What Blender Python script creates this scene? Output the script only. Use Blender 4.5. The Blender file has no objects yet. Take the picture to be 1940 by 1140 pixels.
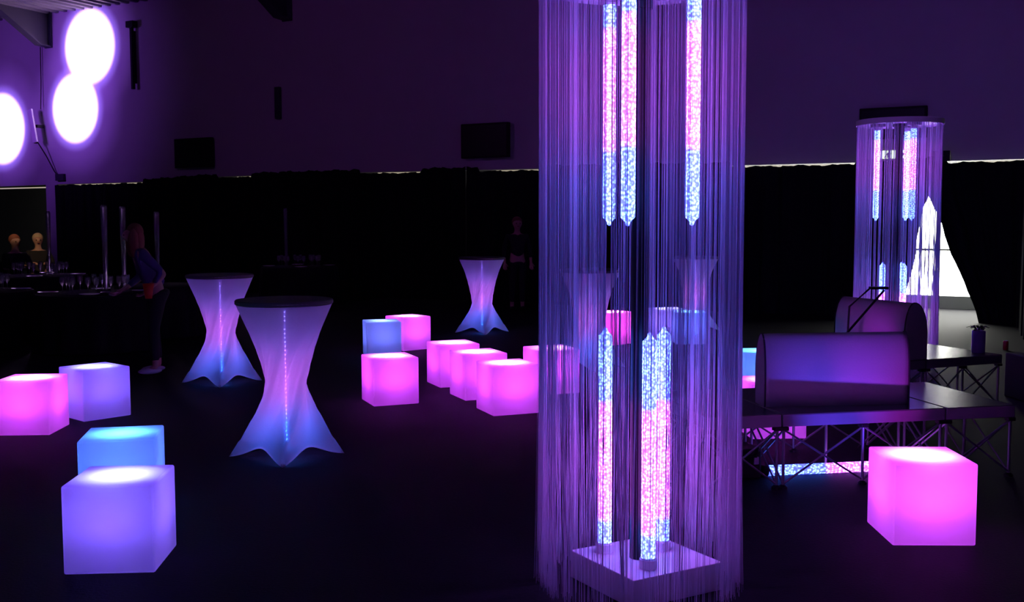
import bpy, bmesh, math, random
from math import sin, cos, pi, radians
from mathutils import Matrix, Vector, Euler

SC = bpy.context.scene
COL = SC.collection

# ------------------------------------------------------------------ camera
cam = bpy.data.cameras.new('camera')
cam.sensor_width = 36.0
cam.lens = 2024.3 / 1940 * 36.0
cam.clip_end = 200
camo = bpy.data.objects.new('camera', cam)
COL.objects.link(camo)
CAMZ = 1.6923
camo.matrix_world = (Matrix.Translation((0, 0, CAMZ)) @ Matrix.Rotation(pi / 2 - 0.07669, 4, 'X')
                     @ Matrix.Rotation(-0.00254, 4, 'Z'))
SC.camera = camo

# ------------------------------------------------------------------ world, exposure
w = bpy.data.worlds.new('world')
SC.world = w
w.use_nodes = True
w.node_tree.nodes['Background'].inputs[0].default_value = (0.10, 0.07, 0.42, 1)
w.node_tree.nodes['Background'].inputs[1].default_value = 0.012
SC.view_settings.view_transform = 'Standard'
SC.view_settings.look = 'None'
SC.view_settings.exposure = 0.0
SC.view_settings.gamma = 1.0
SC.view_settings.use_curve_mapping = False

# the far wall runs obliquely: u metres to the left of P0 along D, N points away from us
P0 = Vector((7.61, 17.29)); D = Vector((-0.86307, 0.50508)); N = Vector((0.50508, 0.86307))
def wp(u, z, off=0.0):
    p = P0 + D * u + N * off
    return Vector((p.x, p.y, z))

def lamp(name, kind, loc, power, color, target=None, parent=None, **kw):
    l = bpy.data.lights.new(name, kind)
    l.energy = power; l.color = color
    for k, v in kw.items(): setattr(l, k, v)
    o = bpy.data.objects.new(name, l); COL.objects.link(o)
    o.location = loc
    if target is not None:
        d = Vector(target) - Vector(loc)
        o.rotation_euler = d.to_track_quat('-Z', 'Y').to_euler()
    if parent: o.parent = parent
    return o

def spot(loc, target, power, color, deg, blend, size=0.05):
    return lamp('stage_spot', 'SPOT', loc, power, color, target, spot_size=radians(deg), spot_blend=blend, shadow_soft_size=size)

# projector pools on the far wall (white hot centre) and their soft violet spill
for (u, z, r) in ((21.5, 6.17, 0.99), (22.15, 4.62, 0.93), (25.25, 4.22, 1.0)):
    tgt = wp(u, z); src = wp(u, z - 0.3, -7.0)
    spot(src, tgt, 11000, (1.0, 0.62, 1.0), 2 * math.degrees(math.atan(1.04 * r / 7.0)), 0.42, 0.02)
    spot(src, tgt, 2600, (0.30, 0.16, 1.0), 2 * math.degrees(math.atan(1.28 * r / 7.0)), 0.5, 0.02)
    spot(src, tgt, 900, (0.34, 0.10, 1.0), 2 * math.degrees(math.atan(2.0 / 7.0)), 1.0, 0.02)
# violet wall wash
spot(wp(23.3, 5.2, -7), wp(23.2, 5.4), 520, (0.34, 0.075, 1.0), 78, 1.0, 0.3)
spot(wp(12, 6.0, -10), wp(12, 5.4), 90, (0.62, 0.15, 1.0), 105, 0.8, 0.3)
spot(wp(0, 5.5, -10), wp(0, 5.4), 165, (0.36, 0.10, 1.0), 105, 0.8, 0.3)
# added lamps, no visible source, throwing blue and magenta over the bench bolsters
spot((2.05, 6.02, 0.05), (2.08, 6.90, 0.74), 50.0, (0.09, 0.05, 1.0), 58, 1.0, 0.02)
spot((2.40, 6.10, 0.05), (2.42, 6.94, 0.74), 20, (0.62, 0.02, 0.90), 46, 1.0, 0.02)
spot((2.78, 9.10, 0.50), (3.40, 9.55, 0.74), 7.0, (0.48, 0.03, 0.9), 70, 1.0, 0.02)
# warm light over the two people at the far tables
spot((-8.3, 16.6, 3.6), (-9.22, 20.3, 1.5), 260, (1.0, 0.62, 0.34), 20, 0.7, 0.05)
# added unseen lamps, dim violet fill over the dining tables
spot((-5.5, 9.5, 4.6), (-5.6, 13.6, 1.0), 22, (0.45, 0.16, 1.0), 60, 0.8, 0.1)
spot((-6.5, 13.5, 4.6), (-7.4, 18.6, 1.0), 22, (0.45, 0.16, 1.0), 50, 0.8, 0.1)

# ------------------------------------------------------------------ materials
def principled(name, color, rough=0.6, metal=0.0, spec=0.5, **kw):
    m = bpy.data.materials.new(name); m.use_nodes = True
    b = m.node_tree.nodes['Principled BSDF']
    b.inputs['Base Color'].default_value = (*color, 1)
    b.inputs['Roughness'].default_value = rough
    b.inputs['Metallic'].default_value = metal
    b.inputs['Specular IOR Level'].default_value = spec
    for k, v in kw.items():
        b.inputs[k.replace('_', ' ')].default_value = v
    return m

def noisy(name, c1, c2, scale=20, rough=0.7, spec=0.4, bump=0.0, metal=0.0, detail=4, coords='Object', stretch=(1, 1, 1)):
    m = principled(name, c1, rough, metal, spec)
    nt = m.node_tree; b = nt.nodes['Principled BSDF']
    tc = nt.nodes.new('ShaderNodeTexCoord'); mp = nt.nodes.new('ShaderNodeMapping')
    mp.inputs['Scale'].default_value = stretch
    n = nt.nodes.new('ShaderNodeTexNoise'); n.inputs['Scale'].default_value = scale; n.inputs['Detail'].default_value = detail
    r = nt.nodes.new('ShaderNodeMixRGB')
    r.inputs[1].default_value = (*c1, 1); r.inputs[2].default_value = (*c2, 1)
    nt.links.new(tc.outputs[coords], mp.inputs[0]); nt.links.new(mp.outputs[0], n.inputs['Vector'])
    nt.links.new(n.outputs[0], r.inputs[0]); nt.links.new(r.outputs[0], b.inputs['Base Color'])
    if bump:
        bu = nt.nodes.new('ShaderNodeBump'); bu.inputs['Strength'].default_value = bump; bu.inputs['Distance'].default_value = 0.02
        nt.links.new(n.outputs[0], bu.inputs['Height']); nt.links.new(bu.outputs[0], b.inputs['Normal'])
    return m

def translucent(name, color, tr=0.5, clear=0.0, weave=0.0, weave_scale=300):
    m = bpy.data.materials.new(name); m.use_nodes = True
    nt = m.node_tree; nt.nodes.clear()
    out = nt.nodes.new('ShaderNodeOutputMaterial')
    d = nt.nodes.new('ShaderNodeBsdfDiffuse'); t = nt.nodes.new('ShaderNodeBsdfTranslucent')
    d.inputs[0].default_value = (*color, 1); t.inputs[0].default_value = (*color, 1)
    mx = nt.nodes.new('ShaderNodeMixShader'); mx.inputs[0].default_value = tr
    nt.links.new(d.outputs[0], mx.inputs[1]); nt.links.new(t.outputs[0], mx.inputs[2])
    last = mx
    if weave:
        tc = nt.nodes.new('ShaderNodeTexCoord'); n = nt.nodes.new('ShaderNodeTexNoise')
        n.inputs['Scale'].default_value = weave_scale; n.inputs['Detail'].default_value = 3
        rr = nt.nodes.new('ShaderNodeMapRange'); rr.inputs[3].default_value = 1 - weave; rr.inputs[4].default_value = 1.0
        mm = nt.nodes.new('ShaderNodeMixRGB'); mm.blend_type = 'MULTIPLY'; mm.inputs[0].default_value = 1
        mm.inputs[1].default_value = (*color, 1)
        nt.links.new(tc.outputs['Object'], n.inputs['Vector']); nt.links.new(n.outputs[0], rr.inputs[0])
        nt.links.new(rr.outputs[0], mm.inputs[2])
        nt.links.new(mm.outputs[0], t.inputs[0]); nt.links.new(mm.outputs[0], d.inputs[0])
    if clear:
        tp = nt.nodes.new('ShaderNodeBsdfTransparent'); m2 = nt.nodes.new('ShaderNodeMixShader'); m2.inputs[0].default_value = clear
        nt.links.new(last.outputs[0], m2.inputs[1]); nt.links.new(tp.outputs[0], m2.inputs[2]); last = m2
    nt.links.new(last.outputs[0], out.inputs[0])
    return m

def emissive(name, color, strength, base=(0.8, 0.8, 0.8)):
    m = principled(name, base, 0.4)
    b = m.node_tree.nodes['Principled BSDF']
    b.inputs['Emission Color'].default_value = (*color, 1)
    b.inputs['Emission Strength'].default_value = strength
    return m

def banded_emitter(name, stops, strength, length, bubbles=0.0, bscale=60):
    """light that changes colour along local z; stops = [(z fraction, rgb)]"""
    m = principled(name, (0.5, 0.5, 0.5), 0.25)
    nt = m.node_tree; b = nt.nodes['Principled BSDF']
    tc = nt.nodes.new('ShaderNodeTexCoord'); sp = nt.nodes.new('ShaderNodeSeparateXYZ')
    dv = nt.nodes.new('ShaderNodeMath'); dv.operation = 'DIVIDE'; dv.inputs[1].default_value = length
    rp = nt.nodes.new('ShaderNodeValToRGB')
    cr = rp.color_ramp
    cr.elements[0].position = stops[0][0]; cr.elements[0].color = (*stops[0][1], 1)
    cr.elements[1].position = stops[-1][0]; cr.elements[1].color = (*stops[-1][1], 1)
    for p, c in stops[1:-1]:
        e = cr.elements.new(p); e.color = (*c, 1)
    nt.links.new(tc.outputs['Object'], sp.inputs[0]); nt.links.new(sp.outputs[2], dv.inputs[0]); nt.links.new(dv.outputs[0], rp.inputs[0])
    nt.links.new(rp.outputs[0], b.inputs['Emission Color'])
    b.inputs['Emission Strength'].default_value = strength
    if bubbles:
        v = nt.nodes.new('ShaderNodeTexVoronoi'); v.inputs['Scale'].default_value = bscale
        nt.links.new(tc.outputs['Object'], v.inputs['Vector'])
        r2 = nt.nodes.new('ShaderNodeMapRange')
        r2.inputs[1].default_value = 0.05; r2.inputs[2].default_value = 0.75
        r2.inputs[3].default_value = strength * (1 + 2.2 * bubbles); r2.inputs[4].default_value = strength * (1 - bubbles)
        nt.links.new(v.outputs['Distance'], r2.inputs[0]); nt.links.new(r2.outputs[0], b.inputs['Emission Strength'])
        r3 = nt.nodes.new('ShaderNodeMapRange'); r3.inputs[1].default_value = 0.50; r3.inputs[2].default_value = 0.08
        r3.inputs[3].default_value = 0.0; r3.inputs[4].default_value = 0.50
        mx = nt.nodes.new('ShaderNodeMixRGB'); rq = nt.nodes.new('ShaderNodeValToRGB'); cq = rq.color_ramp
        lite = [(p, (0.16, 0.66, 1.0) if c[0] < 0.3 else (0.85, 0.42, 1.0)) for p, c in stops]
        cq.elements[0].position = lite[0][0]; cq.elements[0].color = (*lite[0][1], 1)
        cq.elements[1].position = lite[-1][0]; cq.elements[1].color = (*lite[-1][1], 1)
        for p, c in lite[1:-1]:
            e = cq.elements.new(p); e.color = (*c, 1)
        nt.links.new(dv.outputs[0], rq.inputs[0]); nt.links.new(rq.outputs[0], mx.inputs[2])
        nt.links.new(v.outputs['Distance'], r3.inputs[0]); nt.links.new(r3.outputs[0], mx.inputs[0]); nt.links.new(rp.outputs[0], mx.inputs[1])
        nt.links.new(mx.outputs[0], b.inputs['Emission Color'])
    return m

M = {}
M['floor'] = noisy('dark_carpet', (0.012, 0.012, 0.016), (0.02, 0.02, 0.024), 60, 0.75, 0.08, 0.15)
M['wall'] = noisy('white_painted_wall', (0.55, 0.55, 0.56), (0.60, 0.60, 0.60), 3, 0.85, 0.2)
M['ceil'] = noisy('metal_deck', (0.16, 0.16, 0.18), (0.2, 0.2, 0.22), 4, 0.6, 0.3)
M['drape'] = noisy('black_molton', (0.006, 0.007, 0.009), (0.010, 0.012, 0.014), 40, 0.9, 0.1)
M['black'] = principled('black_plastic', (0.008, 0.008, 0.009), 0.55, 0, 0.3)
M['blackmetal'] = principled('black_metal', (0.012, 0.012, 0.013), 0.45, 0.3, 0.4)
M['steel'] = principled('steel', (0.30, 0.30, 0.32), 0.45, 0.7)
M['alu'] = noisy('aluminium', (0.55, 0.55, 0.57), (0.62, 0.62, 0.64), 30, 0.4, 0.5, 0, 0.5)
M['deckside'] = noisy('deck_edge', (0.20, 0.19, 0.21), (0.24, 0.23, 0.25), 12, 0.6, 0.3)
M['decktop'] = noisy('deck_top', (0.09, 0.09, 0.09), (0.12, 0.12, 0.12), 30, 0.27, 0.6, 0.05, 0, 4, 'Object', (1, 6, 1))
M['white'] = principled('white_lacquer', (0.75, 0.75, 0.75), 0.45)
M['leather'] = noisy('white_leatherette', (0.42, 0.42, 0.43), (0.46, 0.46, 0.47), 90, 0.6, 0.3, 0.1)
M['piping'] = principled('dark_piping', (0.03, 0.03, 0.035), 0.7)
M['shell'] = translucent('frosted_polyethylene', (0.93, 0.93, 0.93), 0.42)
M['fabric'] = translucent('stretch_fabric', (0.80, 0.80, 0.82), 0.5, 0.03, 0.18, 240)
M['thread'] = translucent('white_thread', (0.82, 0.80, 0.86), 0.45)
M['tabletop'] = principled('table_board', (0.10, 0.10, 0.11), 0.7)
M['cloth'] = noisy('black_tablecloth', (0.010, 0.010, 0.013), (0.014, 0.014, 0.018), 30, 0.9, 0.1)
M['glass'] = principled('clear_glass', (0.9, 0.9, 0.95), 0.05, 0, 0.6, Transmission_Weight=0.85, Alpha=0.45)
M['plate'] = principled('white_china', (0.7, 0.7, 0.72), 0.2)
M['pane'] = emissive('daylit_pane', (1.0, 1.0, 0.93), 14.0)
M['frame'] = principled('grey_frame', (0.28, 0.30, 0.28), 0.6)
M['batten'] = emissive('batten_glow', (1.0, 0.86, 0.62), 0.36)  # added emitter for room light beyond the drapes and the lit lintel
M['exit'] = emissive('exit_glow', (0.72, 1.0, 0.62), 1.7)
M['skin'] = principled('skin', (0.55, 0.33, 0.24), 0.6)
M['blond'] = noisy('blond_hair', (0.62, 0.50, 0.32), (0.50, 0.38, 0.22), 60, 0.7)
M['brown'] = noisy('brown_hair', (0.20, 0.07, 0.04), (0.28, 0.10, 0.06), 60, 0.7)
M['darkcloth'] = principled('dark_clothing', (0.012, 0.012, 0.016), 0.85)
M['violetcloth'] = principled('violet_top', (0.10, 0.07, 0.22), 0.85)
M['red'] = principled('red_plastic', (0.35, 0.02, 0.02), 0.4)
M['redcup'] = emissive('red_lit_cup', (1.0, 0.05, 0.03), 0.008, (0.5, 0.03, 0.02))
M['violetglass'] = principled('violet_glass', (0.5, 0.25, 0.9), 0.15, 0, 0.6)
M['leaf'] = principled('dark_leaf', (0.01, 0.03, 0.02), 0.5)

# ------------------------------------------------------------------ helpers
def new_obj(name, bm, mat, parent=None, loc=None, smooth=False, rot=None):
    me = bpy.data.meshes.new(name)
    bmesh.ops.recalc_face_normals(bm, faces=bm.faces[:])
    bm.to_mesh(me); bm.free()
    if smooth:
        for p in me.polygons: p.use_smooth = True
    me.materials.append(mat)
    o = bpy.data.objects.new(name, me); COL.objects.link(o)
    if parent: o.parent = parent
    if loc is not None: o.location = loc
    if rot is not None: o.rotation_euler = rot
    return o

def tag(o, label=None, cat=None, group=None, kind=None):
    if label: o['label'] = label
    if cat: o['category'] = cat
    if group: o['group'] = group
    if kind: o['kind'] = kind
    return o

def thing(name, label, cat, loc=(0, 0, 0), rz=0.0, group=None):
    o = bpy.data.objects.new(name, None); COL.objects.link(o)
    o.empty_display_size = 0.1
    o.location = loc; o.rotation_euler = (0, 0, rz)
    return tag(o, label, cat, group)

def copy_tree(o, parent=None):
    c = o.copy(); COL.objects.link(c); c.parent = parent
    for ch in list(o.children): copy_tree(ch, c)
    return c

def B(): return bmesh.new()

def box(bm, c, s, mat4=None, bevel=0.0):
    r = bmesh.ops.create_cube(bm, size=1.0, matrix=Matrix.Translation(c) @ Matrix.Diagonal((s[0], s[1], s[2], 1)))
    vs = r['verts']
    if bevel:
        es = list({e for v in vs for e in v.link_edges})
        rr = bmesh.ops.bevel(bm, geom=es, offset=bevel, segments=2, affect='EDGES', profile=0.5)
        vs = list({v for f in rr['faces'] for v in f.verts} | {v for v in vs if v.is_valid})
    if mat4 is not None: bmesh.ops.transform(bm, matrix=mat4, verts=[v for v in vs if v.is_valid])
    return vs

def tube(bm, pts, r, n=8, cap=True):
    pts = [Vector(p) for p in pts]
    rs = r if isinstance(r, (list, tuple)) else [r] * len(pts)
    rings = []
    for i, p in enumerate(pts):
        d = (pts[min(i + 1, len(pts) - 1)] - pts[max(i - 1, 0)]).normalized()
        a = Vector((0, 0, 1)) if abs(d.z) < 0.9 else Vector((1, 0, 0))
        x = d.cross(a).normalized(); y = d.cross(x)
        rings.append([bm.verts.new(p + (x * cos(2 * pi * k / n) + y * sin(2 * pi * k / n)) * rs[i]) for k in range(n)])
    for a, b in zip(rings, rings[1:]):
        for k in range(n): bm.faces.new((a[k], a[(k + 1) % n], b[(k + 1) % n], b[k]))
    if cap:
        bm.faces.new(rings[0]); bm.faces.new(rings[-1])

def lathe(bm, prof, n=24, c=(0, 0, 0), cap=True):
    rings = []
    for r, z in prof:
        rings.append([bm.verts.new((c[0] + r * cos(2 * pi * k / n), c[1] + r * sin(2 * pi * k / n), c[2] + z)) for k in range(n)])
    for a, b in zip(rings, rings[1:]):
        for k in range(n): bm.faces.new((a[k], a[(k + 1) % n], b[(k + 1) % n], b[k]))
    if cap:
        if prof[0][0] > 1e-4: bm.faces.new(rings[0])
        if prof[-1][0] > 1e-4: bm.faces.new(rings[-1])

def ell(bm, c, s, u=14, v=10, rot=None):
    m = Matrix.Translation(c)
    if rot: m = m @ Euler(rot).to_matrix().to_4x4()
    bmesh.ops.create_uvsphere(bm, u_segments=u, v_segments=v, radius=1, matrix=m @ Matrix.Diagonal((s[0], s[1], s[2], 1)))

# ------------------------------------------------------------------ setting
bm = B()
f = bm.faces.new([bm.verts.new(p) for p in ((-34, -6, 0), (24, -6, 0), (24, 46, 0), (-34, 46, 0))])
tag(new_obj('floor', bm, M['floor']), kind='structure')

TOP = [(26, 2.61), (23.06, 2.63), (19.65, 2.63), (17.24, 2.70), (14.56, 2.71), (12.43, 2.70), (10.21, 2.68), (8.12, 2.665), (6.14, 2.65), (4.08, 2.62), (2.04, 2.61), (0.5, 2.595), (-6, 2.59)]
def topz(u):
    for (a, za), (b, zb) in zip(TOP, TOP[1:]):
        if b <= u <= a: return zb + (za - zb) * (u - b) / (a - b)
    return TOP[0][1] if u > 26 else TOP[-1][1]

# upper wall above the drapes: a thick bulkhead
bm = B()
us = [34 - i * 0.5 for i in range(81)]
ring = []
for u in us:
    zb = topz(u) + 0.02
    ring.append([bm.verts.new(wp(u, zb, 0)), bm.verts.new(wp(u, 9.2, 0)), bm.verts.new(wp(u, 9.2, 0.3)), bm.verts.new(wp(u, zb, 0.3))])
for a, b in zip(ring, ring[1:]):
    for k in range(4): bm.faces.new((a[k], a[(k + 1) % 4], b[(k + 1) % 4], b[k]))
bm.faces.new(ring[0]); bm.faces.new(ring[-1])
tag(new_obj('wall_back', bm, M['wall']), kind='structure')

# the room beyond the drapes
bm = B()
bm.faces.new([bm.verts.new(p) for p in (wp(34, 0, 5.5), wp(-7, 0, 5.5), wp(-7, 4, 5.5), wp(34, 4, 5.5))])
tag(new_obj('wall_far', bm, noisy('grey_wall', (0.16, 0.16, 0.17), (0.2, 0.2, 0.2), 2)), kind='structure')
bm = B()
bm.faces.new([bm.verts.new(p) for p in (wp(34, 3.2, 0.3), wp(-7, 3.2, 0.3), wp(-7, 3.2, 5.5), wp(34, 3.2, 5.5))])
o = new_obj('ceiling_beyond', bm, M['wall']); o.name = 'ceiling'; tag(o, kind='structure')

# ribbed metal ceiling deck of the hall
bm = B()
prev = None
u = 34.0
prof = []
while u > -7:
    prof += [(u, 7.10), (u - 0.10, 7.10), (u - 0.15, 7.26), (u - 0.29, 7.26)]
    u -= 0.34
for (u, z) in prof:
    zz = z + 0.05 * (u - 19) / 4 if u > 5 else z - 0.175
    cur = [bm.verts.new(wp(u, zz, 0.0)), bm.verts.new(wp(u, zz + 0.3, -14.0)), bm.verts.new(wp(u, zz + 0.3, -28.0))]
    if prev:
        for k in range(2): bm.faces.new((prev[k], cur[k], cur[k + 1], prev[k + 1]))
    prev = cur
tag(new_obj('ceiling', bm, M['ceil']), kind='structure')

# painted column between the opening on the left and the drapes
bm = B()
def wbox(bm, u0, u1, z0, z1, o0, o1):
    v = [bm.verts.new(wp(u, z, o)) for u in (u0, u1) for z in (z0, z1) for o in (o0, o1)]
    for q in ((0, 1, 3, 2), (4, 6, 7, 5), (0, 4, 5, 1), (2, 3, 7, 6), (0, 2, 6, 4), (1, 5, 7, 3)):
        bm.faces.new([v[i] for i in q])
wbox(bm, 23.43, 22.95, 0, 2.66, -0.02, 0.28)
tag(new_obj('trim_1', bm, M['wall']), kind='structure')

# haunched roof beams leaving the wall towards us
def rafter(u, zb, label):
    t = thing('roof_beam', label, 'beam', wp(u, 0, 0))
    base = wp(u, 0, 0)
    def P(off, z, du=0): return wp(u + du, z, off) - base
    hh = 7.34
    prof = [(-0.02, zb), (-0.34, zb + 0.02), (-2.6, zb + 1.45), (-12, zb + 1.55)]
    bm = B()
    for s in (-0.02, 0.02):
        vs = [bm.verts.new(P(o_, z, s)) for o_, z in prof] + [bm.verts.new(P(-12, 7.9, s)), bm.verts.new(P(-0.02, 7.3, s))]
        bm.faces.new(vs)
    new_obj('web', bm, M['beam'], t)
    bm = B()
    prev = None
    for o_, z in prof:
        cur = [bm.verts.new(P(o_, z + a, b)) for a in (0, 0.035) for b in (-0.13, 0.13)]
        if prev:
            for i, j in ((0, 1), (1, 3), (3, 2), (2, 0)): bm.faces.new((prev[i], prev[j], cur[j], cur[i]))
        else: bm.faces.new((cur[0], cur[1], cur[3], cur[2]))
        prev = cur
    bm.faces.new((prev[0], prev[1], prev[3], prev[2]))
    new_obj('flange', bm, M['beam'], t)
    bm = B()
    v = [bm.verts.new(P(o_, z, d)) for o_ in (-0.02, -0.05) for z in (zb - 0.02, 7.3) for d in (-0.14, 0.14)]
    for q in ((0, 1, 3, 2), (4, 6, 7, 5), (0, 4, 5, 1), (2, 3, 7, 6), (0, 2, 6, 4), (1, 5, 7, 3)): bm.faces.new([v[i] for i in q])
    new_obj('end_plate', bm, M['beam'], t)
    return t
M['beam'] = principled('painted_steel', (0.045, 0.045, 0.07), 0.6)
rafter(23.1, 6.28, 'haunched dark steel roof beam in the upper left corner above the column')
rafter(14.7, 6.20, 'haunched dark steel roof beam whose lower tip shows above the middle of the wall')

# ------------------------------------------------------------------ drapes
GAPS = [(22.95, 19.5), (16.9, 15.8), (12.6, 10.95), (9.5, 8.0), (4.2, 2.0), (0.52, -3)]
def lit(u): return any(b <= u <= a for a, b in GAPS)
rng = random.Random(4)
def drape_top(u):
    z = topz(u)
    jag = 0.012 * sin(u * 9.1) + 0.010 * sin(u * 23.7 + 1) + 0.006 * sin(u * 51)
    return z + (-0.012 + jag * 0.7 if lit(u) else 0.075 + jag)
def fold(u): return 0.045 * sin(u * 21) + 0.03 * sin(u * 34 + 2 * sin(u * 2.3)) + 0.02 * sin(u * 7.7)
OL = [(2.7, 0.76), (2.13, 0.77), (1.84, 0.9), (1.45, 0.96), (1.1, 1.0), (0.66, 1.08), (0.19, 1.19), (0.0, 1.24)]
OR = [(2.7, 0.86), (2.13, 0.85), (1.89, 0.74), (1.76, 0.68), (1.58, 0.60), (1.32, 0.52), (1.11, 0.46), (0.64, 0.23), (0.23, 0.06), (0.0, 0.0)]
def interp(T, z):
    for (a, va), (b, vb) in zip(T, T[1:]):
        if b <= z <= a: return vb + (va - vb) * (z - b) / (a - b)
    return T[0][1] if z > T[0][0] else T[-1][1]
ZS = [-0.004, 0.1, 0.2, 0.35, 0.5, 0.65, 0.8, 0.95, 1.1, 1.25, 1.4, 1.5, 1.6, 1.7, 1.78, 1.85, 1.92, 2.0, 2.06, 2.11, 2.3, 2.5]
def drape(name, label, u0, u1, edge=None, pathfn=None, off0=-0.12):
    bm = B(); n = int(abs(u1 - u0) / 0.045) + 2; prev = None
    for i in range(n):
        u = u0 + (u1 - u0) * i / (n - 1)
        col = []
        zt = drape_top(u)
        for z in ZS + [zt]:
            uu = u
            if edge == 'L' and u < 2.2:
                e = interp(OL, z); uu = 2.2 - (2.2 - u) / (2.2 - 0.815) * (2.2 - e)
            if edge == 'R' and u > -0.6:
                e = interp(OR, z); uu = -0.6 + (u + 0.6) / (0.81 + 0.6) * (e + 0.6)
            squeeze = 1.0
            off = off0 + fold(u) * (1.0 if z < 2.4 else 0.6)
            if edge in ('L', 'R') and 0.4 < z < 2.1 and abs(u - 0.81) < 0.5: uu += 0.012 * sin(z * 37 + u * 9)
            col.append(bm.verts.new(pathfn(uu, z, off) if pathfn else wp(uu, z, off)))
        if prev:
            for k in range(len(col) - 1): bm.faces.new((prev[k], col[k], col[k + 1], prev[k + 1]))
        prev = col
    return tag(new_obj(name, bm, M['drape'], smooth=True), label, 'curtain', 'black drapes along the far wall')
drape('drape', 'black floor length drape behind the dining tables and cocktail tables', 22.93, 9.86)
drape('drape', 'black floor length drape from the table farthest back to the bright opening', 9.80, 0.815, 'L')
drape('drape', 'black drape pulled aside at the right edge of the bright opening', 0.81, -0.6, 'R')
# the drape that comes towards us at the right edge
A_ = Vector((8.05, 16.9)); C_ = Vector((6.98, 14.35)); E_ = Vector((8.3, 11.3))
bm = B(); prev = None; cnt = 150
for i in range(cnt):
    t = i / (cnt - 1)
    p = A_.lerp(C_, t * 2) if t < 0.5 else C_.lerp(E_, t * 2 - 1)
    wv = 0.04 * sin(i * 0.9) + 0.03 * sin(i * 0.37)
    col = [bm.verts.new((p.x + wv, p.y, z)) for z in (-0.004, 0.6, 1.2, 1.8, 2.2, 2.54 - 0.04 * t)]
    if prev:
        for k in range(5): bm.faces.new((prev[k], col[k], col[k + 1], prev[k + 1]))
    prev = col
tag(new_obj('drape', bm, M['drape'], smooth=True), 'black drape standing in the room at the right edge beyond the small violet vase', 'curtain')

# added glow strips for the lit room seen through the slot above the drapes
for k, (a, b) in enumerate(GAPS[:5] + [(0.5, -1.6)]):
    c = wp((a + b) / 2, topz((a + b) / 2) - 0.16, 0.55)
    t = thing('batten_light', ['warm batten light glowing over the drapes beside the painted column',
                               'faint warm batten light over the drapes right of the left monitor',
                               'faint warm batten light over the drapes midway between the two monitors',
                               'warm batten light over the drapes under the middle monitor',
                               'warm batten light over the drapes between the two thread columns',
                               'warm batten light over the drapes at the far right edge'][k], 'light', c)
    bm = B(); L = a - b
    v = []
    m4 = Matrix.Rotation(math.atan2(D.y, D.x), 4, 'Z')
    box(bm, (0, 0, 0.12), (L, 0.06, 0.20), m4)
    new_obj('tube', bm, M['batten'], t)  # plain glowing box of the added strip
    bm = B(); box(bm, (0, 0, 0.25), (L + 0.05, 0.12, 0.04), m4)
    new_obj('housing', bm, M['black'], t)  # cap of the added strip, no real fitting
t = thing('batten_light', 'small pale light seen through the slit in the drapes left of the table farthest back', 'light', wp(9.83, 0, 0.1))  # added glowing box for the light beyond the slit
bm = B(); box(bm, (0, 0, 0.31), (0.22, 0.04, 0.26), Matrix.Rotation(math.atan2(D.y, D.x), 4, 'Z')); new_obj('tube', bm, M['batten'], t)
bm = B(); box(bm, (0, 0, 0.09), (0.24, 0.10, 0.18), Matrix.Rotation(math.atan2(D.y, D.x), 4, 'Z')); new_obj('housing', bm, M['black'], t)

t = thing('batten_light', 'warm light strip under the lintel left of the painted column', 'light', wp(24.7, 2.3, 0.2))  # added emitter drawing the lit lintel edge
m4 = Matrix.Rotation(math.atan2(D.y, D.x), 4, 'Z')
bm = B(); box(bm, (0, 0, 0.285), (2.4, 0.03, 0.035), m4); new_obj('tube', bm, M['batten'], t)
bm = B(); box(bm, (0, 0, 0.315), (2.45, 0.05, 0.03), m4); new_obj('housing', bm, M['black'], t)
lamp('room_lamp', 'POINT', wp(27.5, 2.6, 3.0), 14, (1.0, 0.95, 0.9), shadow_soft_size=0.2)  # added unseen fill for the dim wall beyond the left opening

# daylit window beyond the opening
wb = B(); wbox(wb, 4.5, -3.2, 0.24, 2.42, 2.62, 2.66)
win = new_obj('window_1', wb, M['pane']); tag(win, kind='structure')
bm = B(); wbox(bm, 4.5, -3.2, 1.075, 1.115, 2.55, 2.61)
for uu in (4.5, 1.9, -3.2): wbox(bm, uu, uu - 0.06, 0.24, 2.42, 2.55, 2.61)
fr = new_obj('window_frame', bm, M['frame']); fr.parent = win
bm = B(); wbox(bm, 6, -4.5, 0, 0.235, 2.5, 2.7)
tag(new_obj('baseboard_back', bm, M['frame']), kind='structure')

# ------------------------------------------------------------------ things on the far wall
def monitor(u0, u1, z0, z1, label):
    cu = (u0 + u1) / 2; W = u0 - u1; H = z1 - z0
    t = thing('wall_monitor', label, 'monitor', wp(cu, z0, -0.02), math.atan2(-D.y, -D.x), 'black boxes hung on the far wall')
    bm = B(); box(bm, (0, -0.10, H / 2), (W, 0.10, H), None, 0.012); new_obj('casing', bm, M['black'], t)
    bm = B(); box(bm, (0, -0.153, H / 2), (W - 0.08, 0.006, H - 0.08)); new_obj('screen', bm, principled('screen', (0.004, 0.004, 0.006), 0.4), t)
    bm = B(); box(bm, (0, -0.03, H / 2), (0.3, 0.06, 0.25)); new_obj('bracket', bm, M['blackmetal'], t)
monitor(18.30, 17.05, 2.95, 3.66, 'black flat box hung on the wall above the drapes at left')
monitor(9.93, 8.80, 2.93, 3.63, 'black flat box hung on the wall left of the near thread column')
monitor(1.95, 0.88, 3.0, 3.52, 'black flat box hung on the wall above the far thread column')

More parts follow.
